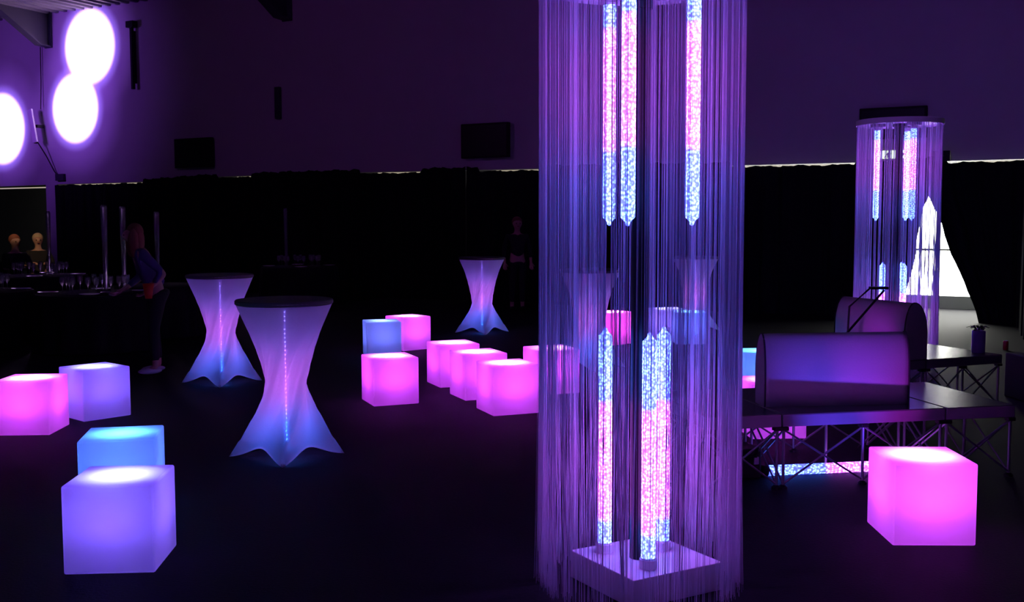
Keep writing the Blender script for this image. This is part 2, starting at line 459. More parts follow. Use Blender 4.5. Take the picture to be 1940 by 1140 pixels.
def wall_prism(name, label, cat, u, z0, z1, wdt, mat, extra=None, off=-0.10):
    t = thing(name, label, cat, wp(u, z0, -0.02), math.atan2(-D.y, -D.x))
    bm = B(); box(bm, (0, off, (z1 - z0) / 2), (wdt, 0.08, z1 - z0), None, 0.005); new_obj('pole', bm, mat, t)
    return t
t = wall_prism('cable_duct', 'thin vertical duct with a box on top, right of the light pools', 'duct', 19.75, 4.96, 6.5, 0.07, M['black'])
bm = B(); box(bm, (0, -0.10, 1.60), (0.26, 0.16, 0.16), None, 0.01); new_obj('junction_box', bm, M['black'], t)
bm = B(); box(bm, (0, -0.03, 0.8), (0.04, 0.07, 1.3)); new_obj('rail', bm, M['black'], t)
t = wall_prism('cable_duct', 'faint vertical duct on the wall between the two black boxes', 'duct', 15.0, 4.0, 4.72, 0.14, M['beam'], off=-0.04)

t = thing('wall_floodlight', 'slanted pale strip fixture on the wall left of the lower light pool', 'lamp', wp(23.42, 3.75, -0.05), math.atan2(-D.y, -D.x))
bm = B(); box(bm, (0, 0, 0), (0.17, 0.05, 0.90), Matrix.Translation((-0.02, -0.3, 0.45)) @ Matrix.Rotation(radians(-12), 4, 'Y'), 0.008); new_obj('reflector', bm, principled('pale_panel', (0.8, 0.75, 0.85), 0.4), t)
bm = B(); box(bm, (0, 0, 0), (0.06, 0.10, 0.92), Matrix.Translation((-0.10, -0.22, 0.44)) @ Matrix.Rotation(radians(-12), 4, 'Y'), 0.01); new_obj('housing', bm, M['black'], t)
bm = B(); box(bm, (0.0, -0.10, 0.45), (0.08, 0.20, 0.08)); new_obj('bracket', bm, M['black'], t)
bm = B()
tube(bm, [wp(23.40, 6.31, -0.06), wp(23.42, 5.4, -0.06), wp(23.42, 4.66, -0.10)], 0.012, 6)
tag(new_obj('cable', bm, M['black']), 'thin black cable hanging from the roof beam down to the slanted fixture', 'cable')
bm = B()
tube(bm, [wp(23.38, 3.76, -0.25), wp(23.2, 3.4, -0.14), wp(23.0, 3.0, -0.06), wp(22.86, 2.85, -0.05)], 0.016, 6)
tag(new_obj('cable', bm, M['black']), 'thin black cable looping from the slanted fixture down to the socket box', 'cable')
bm = B(); wbox(bm, 22.95, 22.62, 2.74, 2.92, -0.08, -0.0); 
tag(new_obj('socket_box', bm, M['beam']), 'small socket box on the wall above the column at the end of the cable', 'socket')

# green lit exit sign and dark arrow sign
t = thing('exit_sign', 'green lit exit sign with running figure seen through the far thread column', 'sign', wp(1.35, 2.63, -0.20), math.atan2(-D.y, -D.x))
bm = B(); box(bm, (0, -0.04, 0.105), (0.62, 0.08, 0.21), None, 0.006); new_obj('housing', bm, principled('sign_housing', (0.7, 0.62, 0.6), 0.5), t)
bm = B(); box(bm, (0.0, -0.084, 0.105), (0.50, 0.006, 0.13)); pn = new_obj('panel', bm, M['exit'], t)
bm = B()
def flat(bm, pts, y):
    a = [bm.verts.new((x, y, z)) for x, z in pts]; b = [bm.verts.new((x, y - 0.003, z)) for x, z in pts]
    bm.faces.new(a); bm.faces.new(b[::-1])
    for i in range(len(pts)): bm.faces.new((a[i], a[(i + 1) % len(pts)], b[(i + 1) % len(pts)], b[i]))
for pts in (((-0.13, 0.10), (-0.11, 0.135), (-0.085, 0.135), (-0.095, 0.095)), ((-0.12, 0.10), (-0.10, 0.10), (-0.085, 0.075), (-0.10, 0.05), (-0.115, 0.055), (-0.105, 0.075)),
            ((-0.135, 0.10), (-0.12, 0.09), (-0.14, 0.06), (-0.165, 0.055), (-0.165, 0.065), (-0.148, 0.07)), ((-0.09, 0.13), (-0.07, 0.115), (-0.05, 0.125), (-0.05, 0.115), (-0.07, 0.10), (-0.09, 0.11)),
            ((-0.088, 0.142), (-0.088, 0.158), (-0.072, 0.158), (-0.072, 0.142)),
            ((0.06, 0.095), (0.06, 0.115), (0.13, 0.115), (0.13, 0.135), (0.17, 0.105), (0.13, 0.075), (0.13, 0.095))):
    flat(bm, pts, -0.0872)
new_obj('pictogram', bm, M['black'], pn)
t = thing('direction_sign', 'small dark sign box on the wall just right of the far thread column', 'sign', wp(0.62, 2.60, -0.22), math.atan2(-D.y, -D.x))
bm = B(); box(bm, (0, -0.04, 0.085), (0.26, 0.07, 0.17), None, 0.005); new_obj('housing', bm, M['black'], t)
bm = B(); flat(bm, [(-0.02, 0.05), (-0.02, 0.12), (0.05, 0.085)], -0.0775); new_obj('arrow', bm, principled('arrow_grey', (0.10, 0.10, 0.12), 0.6), t)

# ------------------------------------------------------------------ light cubes
S = 0.43
PINK = (0.62, 0.045, 1.0); LAV = (0.17, 0.075, 1.0); BLUE = (0.065, 0.17, 1.0); HOT = (0.85, 0.03, 0.75)
shell_me = None
def cube(x, y, a, color, label, gain=1.0, lid=False):
    global shell_me
    if shell_me is None:
        b = B(); box(b, (0, 0, S / 2), (S, S, S), None, 0.010)
        me = bpy.data.meshes.new('shell'); bmesh.ops.recalc_face_normals(b, faces=b.faces[:]); b.to_mesh(me); b.free(); me.materials.append(M['shell'])
        shell_me = me
        b = B(); lathe(b, [(0.085, 0.012), (0.085, 0.10), (0.05, 0.118)], 20); me2 = bpy.data.meshes.new('led_base'); b.to_mesh(me2); b.free(); me2.materials.append(M['white'])
        cube.base = me2
    cx = x + S / 2 * (cos(a) - sin(a)); cy = y + S / 2 * (sin(a) + cos(a))
    t = thing('light_cube', label, 'light cube', (cx, cy, 0), a, 'glowing cube seats')
    o = bpy.data.objects.new('shell', shell_me); COL.objects.link(o); o.parent = t
    o = bpy.data.objects.new('led_base', cube.base); COL.objects.link(o); o.parent = t
    l = bpy.data.lights.new('led', 'AREA'); l.shape = 'DISK'; l.size = 0.12; l.energy = 4.6 * gain * (0.55 if color[0] < 0.4 else 1); l.color = color
    lo = bpy.data.objects.new('led', l); COL.objects.link(lo); lo.parent = t; lo.location = (0, 0, 0.124); lo.rotation_euler = (pi, 0, 0)
    l = bpy.data.lights.new('led_glow', 'POINT'); l.shadow_soft_size = 0.03; l.energy = 3.4 * gain * (0.55 if color[0] < 0.4 else 1); l.color = color
    lo = bpy.data.objects.new('led_glow', l); COL.objects.link(lo); lo.parent = t; lo.location = (0, 0, 0.17)
    l = bpy.data.lights.new('led_beam', 'AREA'); l.shape = 'DISK'; l.size = 0.09; l.energy = 4.6 * gain * (0.40 if color[0] < 0.4 else 1); l.spread = radians(75)
    l.color = tuple(0.26 + 0.74 * c if c < 0.9 else 1.0 for c in color) if color[0] > 0.4 else (0.45 * color[0] / 0.17 if color[0] > 0.1 else 0.10, 0.55, 1.0)
    lo = bpy.data.objects.new('led_beam', l); COL.objects.link(lo); lo.parent = t; lo.location = (0, 0, 0.128); lo.rotation_euler = (pi, 0, 0)
    return t
cube(-1.719, 5.023, 1.640, LAV, 'lavender glowing cube seat in the lower left foreground')
cube(-2.066, 6.106, 1.775, BLUE, 'blue glowing cube seat directly behind the lavender foreground cube')
cube(-3.601, 8.871, 0.835, LAV, 'lavender glowing cube seat right of the pink cube cut by the left edge')
cube(-3.648, 8.328, 1.623, PINK, 'pink glowing cube seat cut off by the left edge')
cube(1.966, 5.419, -0.022, PINK, 'large pink glowing cube seat in front of the stage bench at right')
cube(-1.786, 13.025, 0.245, (0.12, 0.16, 1.0), 'violet blue glowing cube seat behind the lone pink cube', 0.8)
cube(-1.399, 13.640, 0.672, PINK, 'pink glowing cube seat behind the violet blue one, nearest the table farthest back')
cube(-1.255, 9.573, 0.392, PINK, 'pink glowing cube seat in front of the violet blue cube')
cube(-0.726, 10.636, 0.390, PINK, 'pink glowing cube seat, leftmost and rearmost of the row of three')
cube(-0.440, 9.869, 0.401, PINK, 'pink glowing cube seat, middle of the row of three')
cube(-0.164, 9.081, 0.382, PINK, 'pink glowing cube seat, nearest of the row of three, beside the thread column')
cube(0.257, 10.16, 0.36, PINK, 'pink glowing cube seat half hidden behind the left edge of the near thread column')
cube(1.36, 14.20, 0.72, HOT, 'reddish pink glowing cube seat seen through the threads right of a cocktail table', 1.5)
cube(2.03, 14.75, 0.20, (0.20, 0.12, 1.0), 'lavender glowing cube seat seen through the threads, left of the blue one', 1.5)
cube(2.20, 14.30, -0.03, (0.07, 0.11, 1.0), 'blue glowing cube seat seen through the threads, below the hidden rear table', 1.5)
cube(2.185, 9.93, 0.10, (0.06, 0.16, 1.0), 'blue glowing cube seat peeking out left of the near bolster', 1.5)
cube(1.835, 8.10, 0.05, PINK, 'pink glowing cube seat behind and below the near stage deck')

# ------------------------------------------------------------------ cocktail tables in lit stretch covers
HT = 1.11
RAD = [(0, 0.40), (0.05, 0.365), (0.12, 0.315), (0.2, 0.265), (0.3, 0.21), (0.4, 0.172), (0.5, 0.155), (0.6, 0.165), (0.7, 0.192), (0.8, 0.235), (0.9, 0.288), (1.0, 0.338)]
def rad(h):
    for (a, ra), (b, rb) in zip(RAD, RAD[1:]):
        if a <= h <= b:
            s = (h - a) / (b - a); return ra + (rb - ra) * s
    return RAD[-1][1]
def cover_mesh():
    bm = B(); n = 128; m = 64; rings = []
    for j in range(m + 1):
        row = []
        for k in range(n):
            th = 2 * pi * k / n
            hem = 0.085 * abs(sin(2 * th)) ** 1.2
            h = j / m
            z = hem * (1 - h) ** 2 + h * HT
            hh = z / HT
            tw = 1.75 * max(0.0, min(1.0, (hh - 0.10) / 0.75)) ** 1.0
            t2 = th - tw
            a = abs(cos(2 * t2))
            amp2 = 0.24 * math.exp(-((hh - 0.52) / 0.24) ** 2)
            pleat = 0.022 * sin(12 * t2 + 3 * hh) * math.exp(-((hh - 0.5) / 0.25) ** 2) + 0.012 * sin(23 * t2 + 5 * hh) * math.exp(-((hh - 0.55) / 0.2) ** 2)
            r = rad(hh)
            tf = th - tw; fd = 1.0 / (abs(cos(tf)) + abs(sin(tf)))
            bottomr = r * (fd ** (1.35 * max(0.0, 1 - hh / 0.55))) * 1.02
            r = bottomr * (1 + amp2 * (a ** 2.5 - 0.45)) * (1 + pleat * 1.6)
            row.append(bm.verts.new((r * cos(th), r * sin(th), z)))
        rings.append(row)
    for a, b in zip(rings, rings[1:]):
        for k in range(n): bm.faces.new((a[k], a[(k + 1) % n], b[(k + 1) % n], b[k]))
    # hem rolled under
    low = [bm.verts.new((v.co.x * 0.93, v.co.y * 0.93, v.co.z + 0.006)) for v in rings[0]]
    for k in range(n): bm.faces.new((low[k], low[(k + 1) % n], rings[0][(k + 1) % n], rings[0][k]))
    return bm
stem_mat = banded_emitter('table_led_pole', [(0.0, (0.06, 0.34, 2.6)), (0.24, (0.06, 0.34, 2.6)), (0.38, (0.56, 0.11, 0.85)), (0.68, (0.50, 0.10, 0.80)), (0.84, (0.20, 0.08, 0.8)), (1.0, (0.14, 0.06, 0.6))], 5.0, 1.0)
dot_mat = banded_emitter('table_led_dots', [(0.0, (0.06, 0.34, 2.4)), (0.24, (0.06, 0.34, 2.4)), (0.36, (0.56, 0.13, 0.9)), (0.70, (0.56, 0.13, 0.9)), (0.82, (0.20, 0.14, 1.0)), (1.0, (0.2, 0.14, 1.0))], 75.0, 1.0)
def cocktail():
    t = thing('cocktail_table', 'x', 'table')
    new_obj('stretch_cover', cover_mesh(), M['fabric'], t, smooth=True)
    bm = B(); lathe(bm, [(0.0, 1.088), (0.332, 1.088), (0.345, 1.098), (0.345, 1.118), (0.338, 1.126), (0.0, 1.126)], 64); bmesh.ops.remove_doubles(bm, verts=bm.verts[:], dist=1e-5)
    new_obj('tabletop', bm, M['tabletop'], t)
    bm = B(); lathe(bm, [(0.022, 0.03), (0.022, 1.08)], 10); new_obj('light_pole', bm, stem_mat, t)
    bm = B(); pr = [(0.0003, 0.10)]
    for k in range(31):
        z = 0.12 + k * 0.0305
        if k == 27: continue
        pr += [(0.0003, z - 0.005), (0.0048, z - 0.003), (0.0058, z), (0.0048, z + 0.003), (0.0003, z + 0.005)]
    lathe(bm, pr, 6, (0, -0.028, 0))
    new_obj('led_strip', bm, dot_mat, t)
    for k in range(4):
        a = pi / 2 * k
        bm = B(); tube(bm, [(0.02 * cos(a), 0.02 * sin(a), 0.09), (0.2 * cos(a), 0.2 * sin(a), 0.05), (0.385 * cos(a), 0.385 * sin(a), 0.012)], [0.014, 0.012, 0.012], 8)
        new_obj('leg', bm, M['blackmetal'], t)
    return t
ct = cocktail()
spots = [(-1.625, 7.60, 0.13, 'white stretch covered cocktail table glowing violet and blue, nearest and largest'),
         (-3.04, 11.10, 0.20, 'stretch covered cocktail table glowing pink and blue just behind the nearest one'),
         (-0.45, 15.95, 0.15, 'small looking cocktail table glowing violet, behind the pink cube group'),
         (0.885, 12.05, 0.10, 'cocktail table seen through the left half of the near thread column'),
         (2.75, 16.0, 0.20, 'cocktail table seen through the right half of the near thread column')]
for i, (x, y, rz, lab) in enumerate(spots):
    o = ct if i == 0 else copy_tree(ct)
    o.location = (x, y, 0); o.rotation_euler = (0, 0, rz); o['label'] = lab; o['group'] = 'lit cocktail tables'
    # the light strip faces the viewer's side of the room
    for c in o.children:
        if c.name.startswith('led_strip'): c.rotation_euler = (0, 0, -rz + math.atan2(-x, y) * 1.0)

# ------------------------------------------------------------------ thread columns with acrylic light tubes
TL = 0.985
CY = (0.055, 0.075, 1.0); PK = (0.52, 0.075, 1.0)
tube_mat = banded_emitter('acrylic_tube', [(0.0, CY), (0.105, CY), (0.135, PK), (0.66, PK), (0.69, CY), (1.0, CY)], 10.0, TL, 0.5, 80)
def tube_bm():
    bm = B(); r = 0.0325
    lathe(bm, [(r, 0.0)] + [(r, TL * k / 4) for k in range(1, 4)] + [(r, TL - 0.02), (r * 0.96, TL - 0.008), (0.012, TL + 0.012), (0.009, TL + 0.026), (0.0035, TL + 0.030)], 20)
    return bm
curt_rng = random.Random(11)
def curtain_bm(R, z0, z1, n, wid, messy=True):
    bm = B(); rg = curt_rng
    ang = []
    while len(ang) < n:
        a = rg.uniform(0, 2 * pi)
        dens = 0.5 + 0.28 * sin(a * 9 + 1.3) + 0.25 * sin(a * 23 + 0.4) + 0.2 * sin(a * 61)
        if rg.random() < max(0.38, dens): 
            k = rg.choice((1, 1, 1, 2, 2, 3, 5))
            for q in range(k): ang.append((a + rg.gauss(0, 0.0022) * 1.3, k))
    for a, k in ang[:n]:
        r0 = R + rg.uniform(-0.006, 0.006)
        zb = z0 + abs(rg.gauss(0, 0.03)) + (rg.uniform(0, 0.12) if rg.random() < 0.15 else 0)
        da = rg.gauss(0, 0.010); dr = rg.gauss(-0.004, 0.012)
        if messy:
            # a few strands lean together low down, others wander
            if rg.random() < 0.10: da += rg.gauss(0, 0.06)
            aa = (a % (2 * pi))
            if 4.30 < aa < 4.60 and rg.random() < 0.75: da = (4.49 - aa) * 0.75 + rg.gauss(0, 0.01); dr = -0.02
            if 5.0 < aa < 5.1 and rg.random() < 0.5: da = (4.98 - aa) * 0.8
        pts = []
        H = z1 - zb
        for j in range(8):
            s = j / 7.0
            z = z1 - H * s
            q = max(0, (s - 0.45) / 0.55) ** 1.6
            w1 = 0.0008 * sin(7 * s + a * 50)
            an = a + da * q + w1; rr = r0 + dr * q
            pts.append((rr * cos(an), rr * sin(an), z))
        w_ = wid * rg.uniform(0.75, 1.35)
        rings = []
        for p in pts:
            rings.append([bm.verts.new((p[0] + w_ * cos(b), p[1] + w_ * sin(b), p[2])) for b in (a, a + 2.094, a + 4.189)])
        for ra, rb in zip(rings, rings[1:]):
            for q in range(3): bm.faces.new((ra[q], ra[(q + 1) % 3], rb[(q + 1) % 3], rb[q]))
    return bm
def light_column(loc, label, base_off, base_rot, low, high, n, wid):
    t = thing('thread_column', label, 'light column', loc)
    bm = B(); s = 0.5
    m4 = Matrix.Translation((base_off[0], base_off[1], 0)) @ Matrix.Rotation(base_rot, 4, 'Z')
    box(bm, (0, 0, 0.065), (s, s, 0.13), m4, 0.004)
    new_obj('base', bm, M['white'], t)
    bm = B(); lathe(bm, [(0.0, 0.02), (0.462, 0.02), (0.468, 0.0), (0.468, 0.055), (0.46, 0.06), (0.0, 0.06)], 72, (0, 0, 2.725)); new_obj('top_disc', bm, M['white'], t)
    bm = B(); lathe(bm, [(0.040, 0.131), (0.040, 2.744)], 18); new_obj('pole', bm, M['blackmetal'], t, smooth=False)
    bm = B(); lathe(bm, [(0.05, 2.62), (0.05, 2.70), (0.075, 2.715), (0.075, 2.744)], 16); new_obj('pole_clamp', bm, M['black'], t)
    for (x, y) in low:
        o = new_obj('light_tube', tube_bm(), tube_mat, t, (x, y, 0.175), True)
        bm = B(); lathe(bm, [(0.040, -0.044), (0.040, -0.004), (0.036, 0.0), (0.034, 0.004)], 24); new_obj('collar', bm, M['white'], o)
    for (x, y) in high:
        o = new_obj('light_tube', tube_bm(), tube_mat, t, (x, y, 2.675), True, (pi, 0, 0))
        bm = B(); lathe(bm, [(0.040, -0.035), (0.040, -0.004), (0.036, 0.0), (0.034, 0.004)], 24); new_obj('collar', bm, M['white'], o)
        bm = B(); box(bm, (0, 0, -0.052), (0.13, 0.13, 0.034), None, 0.004); new_obj('mount', bm, M['deckside'], o)
    c = new_obj('thread_curtain', curtain_bm(0.452, 0.012, 2.735, n, wid), M['thread'], t)
    tag(c, kind='stuff')
    return t
A1, A2, A3 = radians(5), radians(127), radians(-114)
highs = [(0.225 * cos(a) + 0.012, 0.225 * sin(a)) for a in (A1, A2, A3)]
light_column((0.580, 4.835, 0), 'tall white thread curtain column with glowing acrylic tubes in the foreground', (0.035, 0.025), radians(30),
             [(-0.148, 0.085), (0.028, -0.145), (0.128, 0.120)], highs, 1250, 0.00072)
B1, B2, B3 = radians(169), radians(-71), radians(49)
light_column((4.355, 12.10, 0), 'distant white thread curtain column with a round top at the bright opening', (0.0, 0.0), radians(20),
             [(-0.145, 0.03), (0.03, -0.15), (0.10, 0.115)], [(0.235 * cos(a), 0.235 * sin(a)) for a in (B1, B2, B3)], 1100, 0.001)

# ------------------------------------------------------------------ stage decks and riser legs
DH = 0.475
def bay(bm, a, b, zt, r=0.007):
    """crossed braces between two uprights a and b"""
    a = Vector((*a, 0)); b = Vector((*b, 0))
    tube(bm, [a + Vector((0, 0, zt)), b + Vector((0, 0, 0.03))], r, 6)
    tube(bm, [b + Vector((0, 0, zt)), a + Vector((0, 0, 0.03))], r, 6)
def deck(x0, wdt, dep, parent_loc, rz, label, group, nb=2, end=True):
    t = thing('stage_deck', label, 'stage deck', parent_loc, rz, group)
    th = 0.075
    bm = B(); box(bm, (x0 + wdt / 2, dep / 2, DH - th / 2 - 0.004), (wdt - 0.006, dep, th), None, 0.005); new_obj('frame', bm, M['deckside'], t)
    bm = B(); box(bm, (x0 + wdt / 2, dep / 2, DH - 0.003), (wdt - 0.012, dep - 0.006, 0.006), None, 0.002); new_obj('deck_board', bm, M['decktop'], t)
    zt = DH - th - 0.006
    xs = [x0 + 0.02 + (wdt - 0.04) * i / nb for i in range(nb + 1)]; ys = [0.025, dep / 2, dep - 0.025]
    for x in xs:
        for y in ys:
            bm = B(); tube(bm, [(x, y, 0.02), (x, y, zt)], 0.010, 8); lg = new_obj('leg', bm, M['steel'], t)
            bm = B(); lathe(bm, [(0.028, 0), (0.028, 0.014), (0.014, 0.026)], 12, (x, y, 0)); new_obj('foot', bm, M['black'], lg)
            bm = B(); box(bm, (x, y, zt - 0.012), (0.05, 0.05, 0.024), None, 0.004); new_obj('hub', bm, M['black'], lg)
    for y in (ys[0], ys[2]):
        for a, b in zip(xs, xs[1:]):
            bm = B(); bay(bm, (a, y), (b, y), zt - 0.02); new_obj('cross_brace', bm, M['steel'], t)
    for x in (xs[0], xs[-1]):
        for a, b in zip(ys, ys[1:]):
            bm = B(); bay(bm, (x, a), (x, b), zt - 0.02); new_obj('cross_brace', bm, M['steel'], t)
    return t
yaw1 = math.atan2(6.889 - 6.572, 3.276 - 1.683)
O1 = (1.683, 6.572, 0)
g = 'decks of the near stage bench'
deck(-0.505, 0.50, 1.02, O1, yaw1, 'narrow stage deck at the left end of the near bench, beside the thread column', g, 1)
deck(0.0, 1.125, 1.02, O1, yaw1, 'long dark stage deck carrying the near violet bolster', g, 2)
deck(1.13, 0.50, 1.02, O1, yaw1, 'narrow stage deck at the right end of the near bench, catching the daylight', g, 1)
yaw2 = math.atan2(9.48 - 9.137, 4.38 - 3.572)
O2 = (3.572, 9.137, 0)
g = 'decks of the far stage bench'
deck(0.0, 0.88, 0.98, O2, yaw2, 'dark stage deck right of the far violet bolster, carrying the small vase', g, 2)
deck(-1.01, 1.0, 0.98, O2, yaw2, 'dark stage deck under the far violet bolster', g, 2)

# bolsters: D shaped upholstered backrests
def bolster(loc, rz, L, dep, H, label):
    t = thing('bench_bolster', label, 'backrest', loc, rz, 'violet bolsters on the stage benches')
    prof = [(0.0, 0.0)]
    for k in range(15):
        a = pi / 2 * k / 14
        prof.append((0.012 + 0.10 * (1 - cos(a)) * 1.0, H * 0.62 + H * 0.38 * sin(a)) if False else (dep * 0.42 * (1 - cos(a)) + 0.0, H * 0.45 + H * 0.55 * sin(a)))
    for k in range(1, 15):
        a = pi / 2 * k / 14
        prof.append((dep * 0.42 + dep * 0.58 * sin(a), H * 0.45 + H * 0.55 * cos(a)))
    prof.append((dep, 0.0))
    bm = B(); cols = []
    nx = 24
    for i in range(nx + 1):
        x = L * i / nx
        ins = 0.0
        e = min(i, nx - i)
        if e == 0: ins = 0.006
        cols.append([bm.verts.new((x, y * (1 - 2 * ins) + ins * dep, z * (1 - ins) if z > 0 else 0)) for y, z in prof])
    for a, b in zip(cols, cols[1:]):
        for k in range(len(prof)):
            bm.faces.new((a[k], a[(k + 1) % len(prof)], b[(k + 1) % len(prof)], b[k]))
    bm.faces.new(cols[0]); bm.faces.new(cols[-1])
    o = new_obj('cushion', bm, M['leather'], t)
    for p in o.data.polygons: p.use_smooth = len(p.vertices) == 4
    for x in (0.004, L - 0.004):
        bm = B(); tube(bm, [(x, y, z) for y, z in prof], 0.006, 6); new_obj('piping', bm, M['piping'], t)
    return t
bolster((1.63, 6.84, DH), radians(6), 0.98, 0.18, 0.47, 'violet lit rounded bolster standing on the near stage bench')
d2 = Vector((-sin(yaw2), cos(yaw2), 0))
e2 = Vector((cos(yaw2), sin(yaw2), 0))
p2 = Vector((3.572, 9.137, DH)) - e2 * 0.225 + d2 * 0.93
bolster(p2, yaw2 - pi / 2, 0.90, 0.25, 0.49, 'violet lit rounded bolster standing crosswise on the far stage bench')

# acrylic light tube lying on the floor beneath the near deck
t = thing('floor_light_tube', 'glowing blue and white acrylic tube lying on the floor beneath the near stage bench', 'light tube', (1.675, 6.93, 0.036), math.atan2(0.11, 0.685))
ft_mat = banded_emitter('floor_tube', [(0.0, CY), (0.40, CY), (0.46, PK), (1.0, PK)], 6.0, TL, 0.55, 62)
bm = B(); lathe(bm, [(0.034, 0.0), (0.034, TL * 0.33), (0.034, TL * 0.66), (0.034, TL)], 20); o = new_obj('acrylic_tube', bm, ft_mat, t, (0, 0, 0), True, (0, pi / 2, 0))
bm = B(); lathe(bm, [(0.036, -0.035), (0.036, 0.003)], 20); new_obj('collar', bm, M['black'], t, (0, 0, 0), True, (0, pi / 2, 0))
# black cases beside it and at the right edge
def case(loc, s, rz, label, cat='case', name='equipment_case'):
    t = thing(name, label, cat, loc, rz)
    bm = B(); box(bm, (0, 0, s[2] / 2), s, None, 0.012); new_obj('body', bm, M['black'], t)
    for sx in (-1, 1):
        bm = B(); box(bm, (sx * s[0] * 0.3, -s[1] / 2 - 0.006, s[2] * 0.62), (0.035, 0.012, 0.05), None, 0.003); new_obj('latch', bm, M['alu'], t)
    bm = B(); tube(bm, [(-0.06, -s[1] / 2, s[2] * 0.8), (-0.05, -s[1] / 2 - 0.03, s[2] * 0.78), (0.05, -s[1] / 2 - 0.03, s[2] * 0.78), (0.06, -s[1] / 2, s[2] * 0.8)], 0.007, 6); new_obj('handle', bm, M['blackmetal'], t)
case((1.50, 6.95, 0), (0.20, 0.24, 0.20), yaw1, 'small black case on the floor left of the lying light tube')
case((4.90, 9.9, 0), (0.42, 0.36, 0.42), 0.1, 'black case with metal latches at the right edge beside the bench end')

# black stand leaning between the bolsters
t = thing('folding_stand', 'black folding stand with slanted bars in front of the far bolster', 'stand', (2.95, 9.15, DH), 0)
bm = B(); tube(bm, [(-0.26, -0.02, 0.012), (0.245, 0.0, 0.60)], 0.010, 6); new_obj('bar', bm, M['blackmetal'], t)
bm = B(); tube(bm, [(-0.02, 0.16, 0.012), (-0.02, 0.10, 0.45), (0.13, 0.02, 0.615)], 0.009, 6); new_obj('bar', bm, M['blackmetal'], t)
bm = B(); box(bm, (0.20, 0.01, 0.618), (0.15, 0.08, 0.022), None, 0.005); new_obj('plate', bm, M['black'], t)
bm = B(); box(bm, (-0.16, 0.02, 0.012), (0.30, 0.10, 0.024), None, 0.005); new_obj('foot_plate', bm, M['black'], t)

# violet vase with crystals and dark flowers
t = thing('crystal_vase', 'small violet glass vase with crystals and dark leaves on the far bench end', 'vase', (4.215, 9.60, DH), 0)
bm = B(); lathe(bm, [(0.055, 0.0), (0.058, 0.01), (0.058, 0.20), (0.054, 0.20), (0.052, 0.012)], 24); new_obj('glass_body', bm, M['violetglass'], t, smooth=True)
rg = random.Random(3)
for k in range(9):
    a = rg.uniform(0, 2 * pi); r = rg.uniform(0.0, 0.05)
    bm = B(); bmesh.ops.create_icosphere(bm, subdivisions=1, radius=rg.uniform(0.009, 0.014), matrix=Matrix.Translation((r * cos(a), r * sin(a), 0.207 + 0.004 * (k % 3))))
    new_obj('crystal', bm, principled('crystal', (0.9, 0.9, 0.95), 0.05, 0.6), t)
for k in range(10):
    a = 2 * pi * k / 10 + rg.uniform(-0.2, 0.2); L = rg.uniform(0.05, 0.09)
    bm = B()
    d = Vector((cos(a), sin(a), 0)); sd = Vector((-sin(a), cos(a), 0))
    pts = [d * 0.02 + Vector((0, 0, 0.205)), d * (0.02 + L * 0.5) + sd * 0.014 + Vector((0, 0, 0.24)), d * (0.02 + L) + Vector((0, 0, 0.225)), d * (0.02 + L * 0.5) - sd * 0.014 + Vector((0, 0, 0.24))]
    bm.faces.new([bm.verts.new(p) for p in pts])
    r_ = bmesh.ops.extrude_face_region(bm, geom=bm.faces[:]); bmesh.ops.translate(bm, vec=(0, 0, 0.004), verts=[v for v in r_['geom'] if isinstance(v, bmesh.types.BMVert)])
    new_obj('leaf', bm, M['leaf'], t)
t = thing('drink_can', 'small red can standing on the floor beyond the violet vase', 'can', (6.33, 13.62, 0))
bm = B(); lathe(bm, [(0.026, 0), (0.033, 0.008), (0.033, 0.105), (0.027, 0.118)], 20); new_obj('body', bm, M['red'], t, smooth=True)
bm = B(); lathe(bm, [(0.027, 0.118), (0.027, 0.121), (0.024, 0.119)], 20); new_obj('lid', bm, M['alu'], t)

# ------------------------------------------------------------------ dining tables, glassware, tall vases
def dining(x, y, r, label):
    t = thing('dining_table', label, 'table', (x, y, 0), 0, 'dark dining tables')
    bm = B(); lathe(bm, [(0, 0.715), (r, 0.715), (r, 0.742), (0, 0.742)], 40); new_obj('tabletop', bm, M['tabletop'], t)
    bm = B(); n = 120; rings = []
    for (rr, z, am) in ((0.02, 0.746, 0), (r * 0.98, 0.746, 0), (r + 0.012, 0.735, 0), (r + 0.02, 0.6, 0.012), (r + 0.03, 0.3, 0.03), (r + 0.04, 0.015, 0.045)):
        rings.append([bm.verts.new(((rr + am * sin(14 * 2 * pi * k / n)) * cos(2 * pi * k / n), (rr + am * sin(14 * 2 * pi * k / n)) * sin(2 * pi * k / n), z)) for k in range(n)])
    for a, b in zip(rings, rings[1:]):
        for k in range(n): bm.faces.new((a[k], a[(k + 1) % n], b[(k + 1) % n], b[k]))
    bm.faces.new(rings[0])
    new_obj('table_skirt', bm, M['cloth'], t, smooth=True)
    bm = B(); lathe(bm, [(0.04, 0.02), (0.04, 0.714)], 12); new_obj('pedestal', bm, M['blackmetal'], t)
TABS = [(-5.45, 13.95, 0.72, 'left of the woman'), (-7.25, 14.4, 0.72, 'at the left edge'), (-8.1, 18.35, 0.75, 'in front of the two seated people'), (-4.30, 21.6, 0.75, 'far back below the thin vase')]
for (x, y, r, wh) in TABS:
    dining(x, y, r, 'dark round dining table with a black cloth, ' + wh)
VASES = [(-5.27, 13.85), (-5.20, 14.32), (-8.05, 18.6), (-4.56, 21.6)]
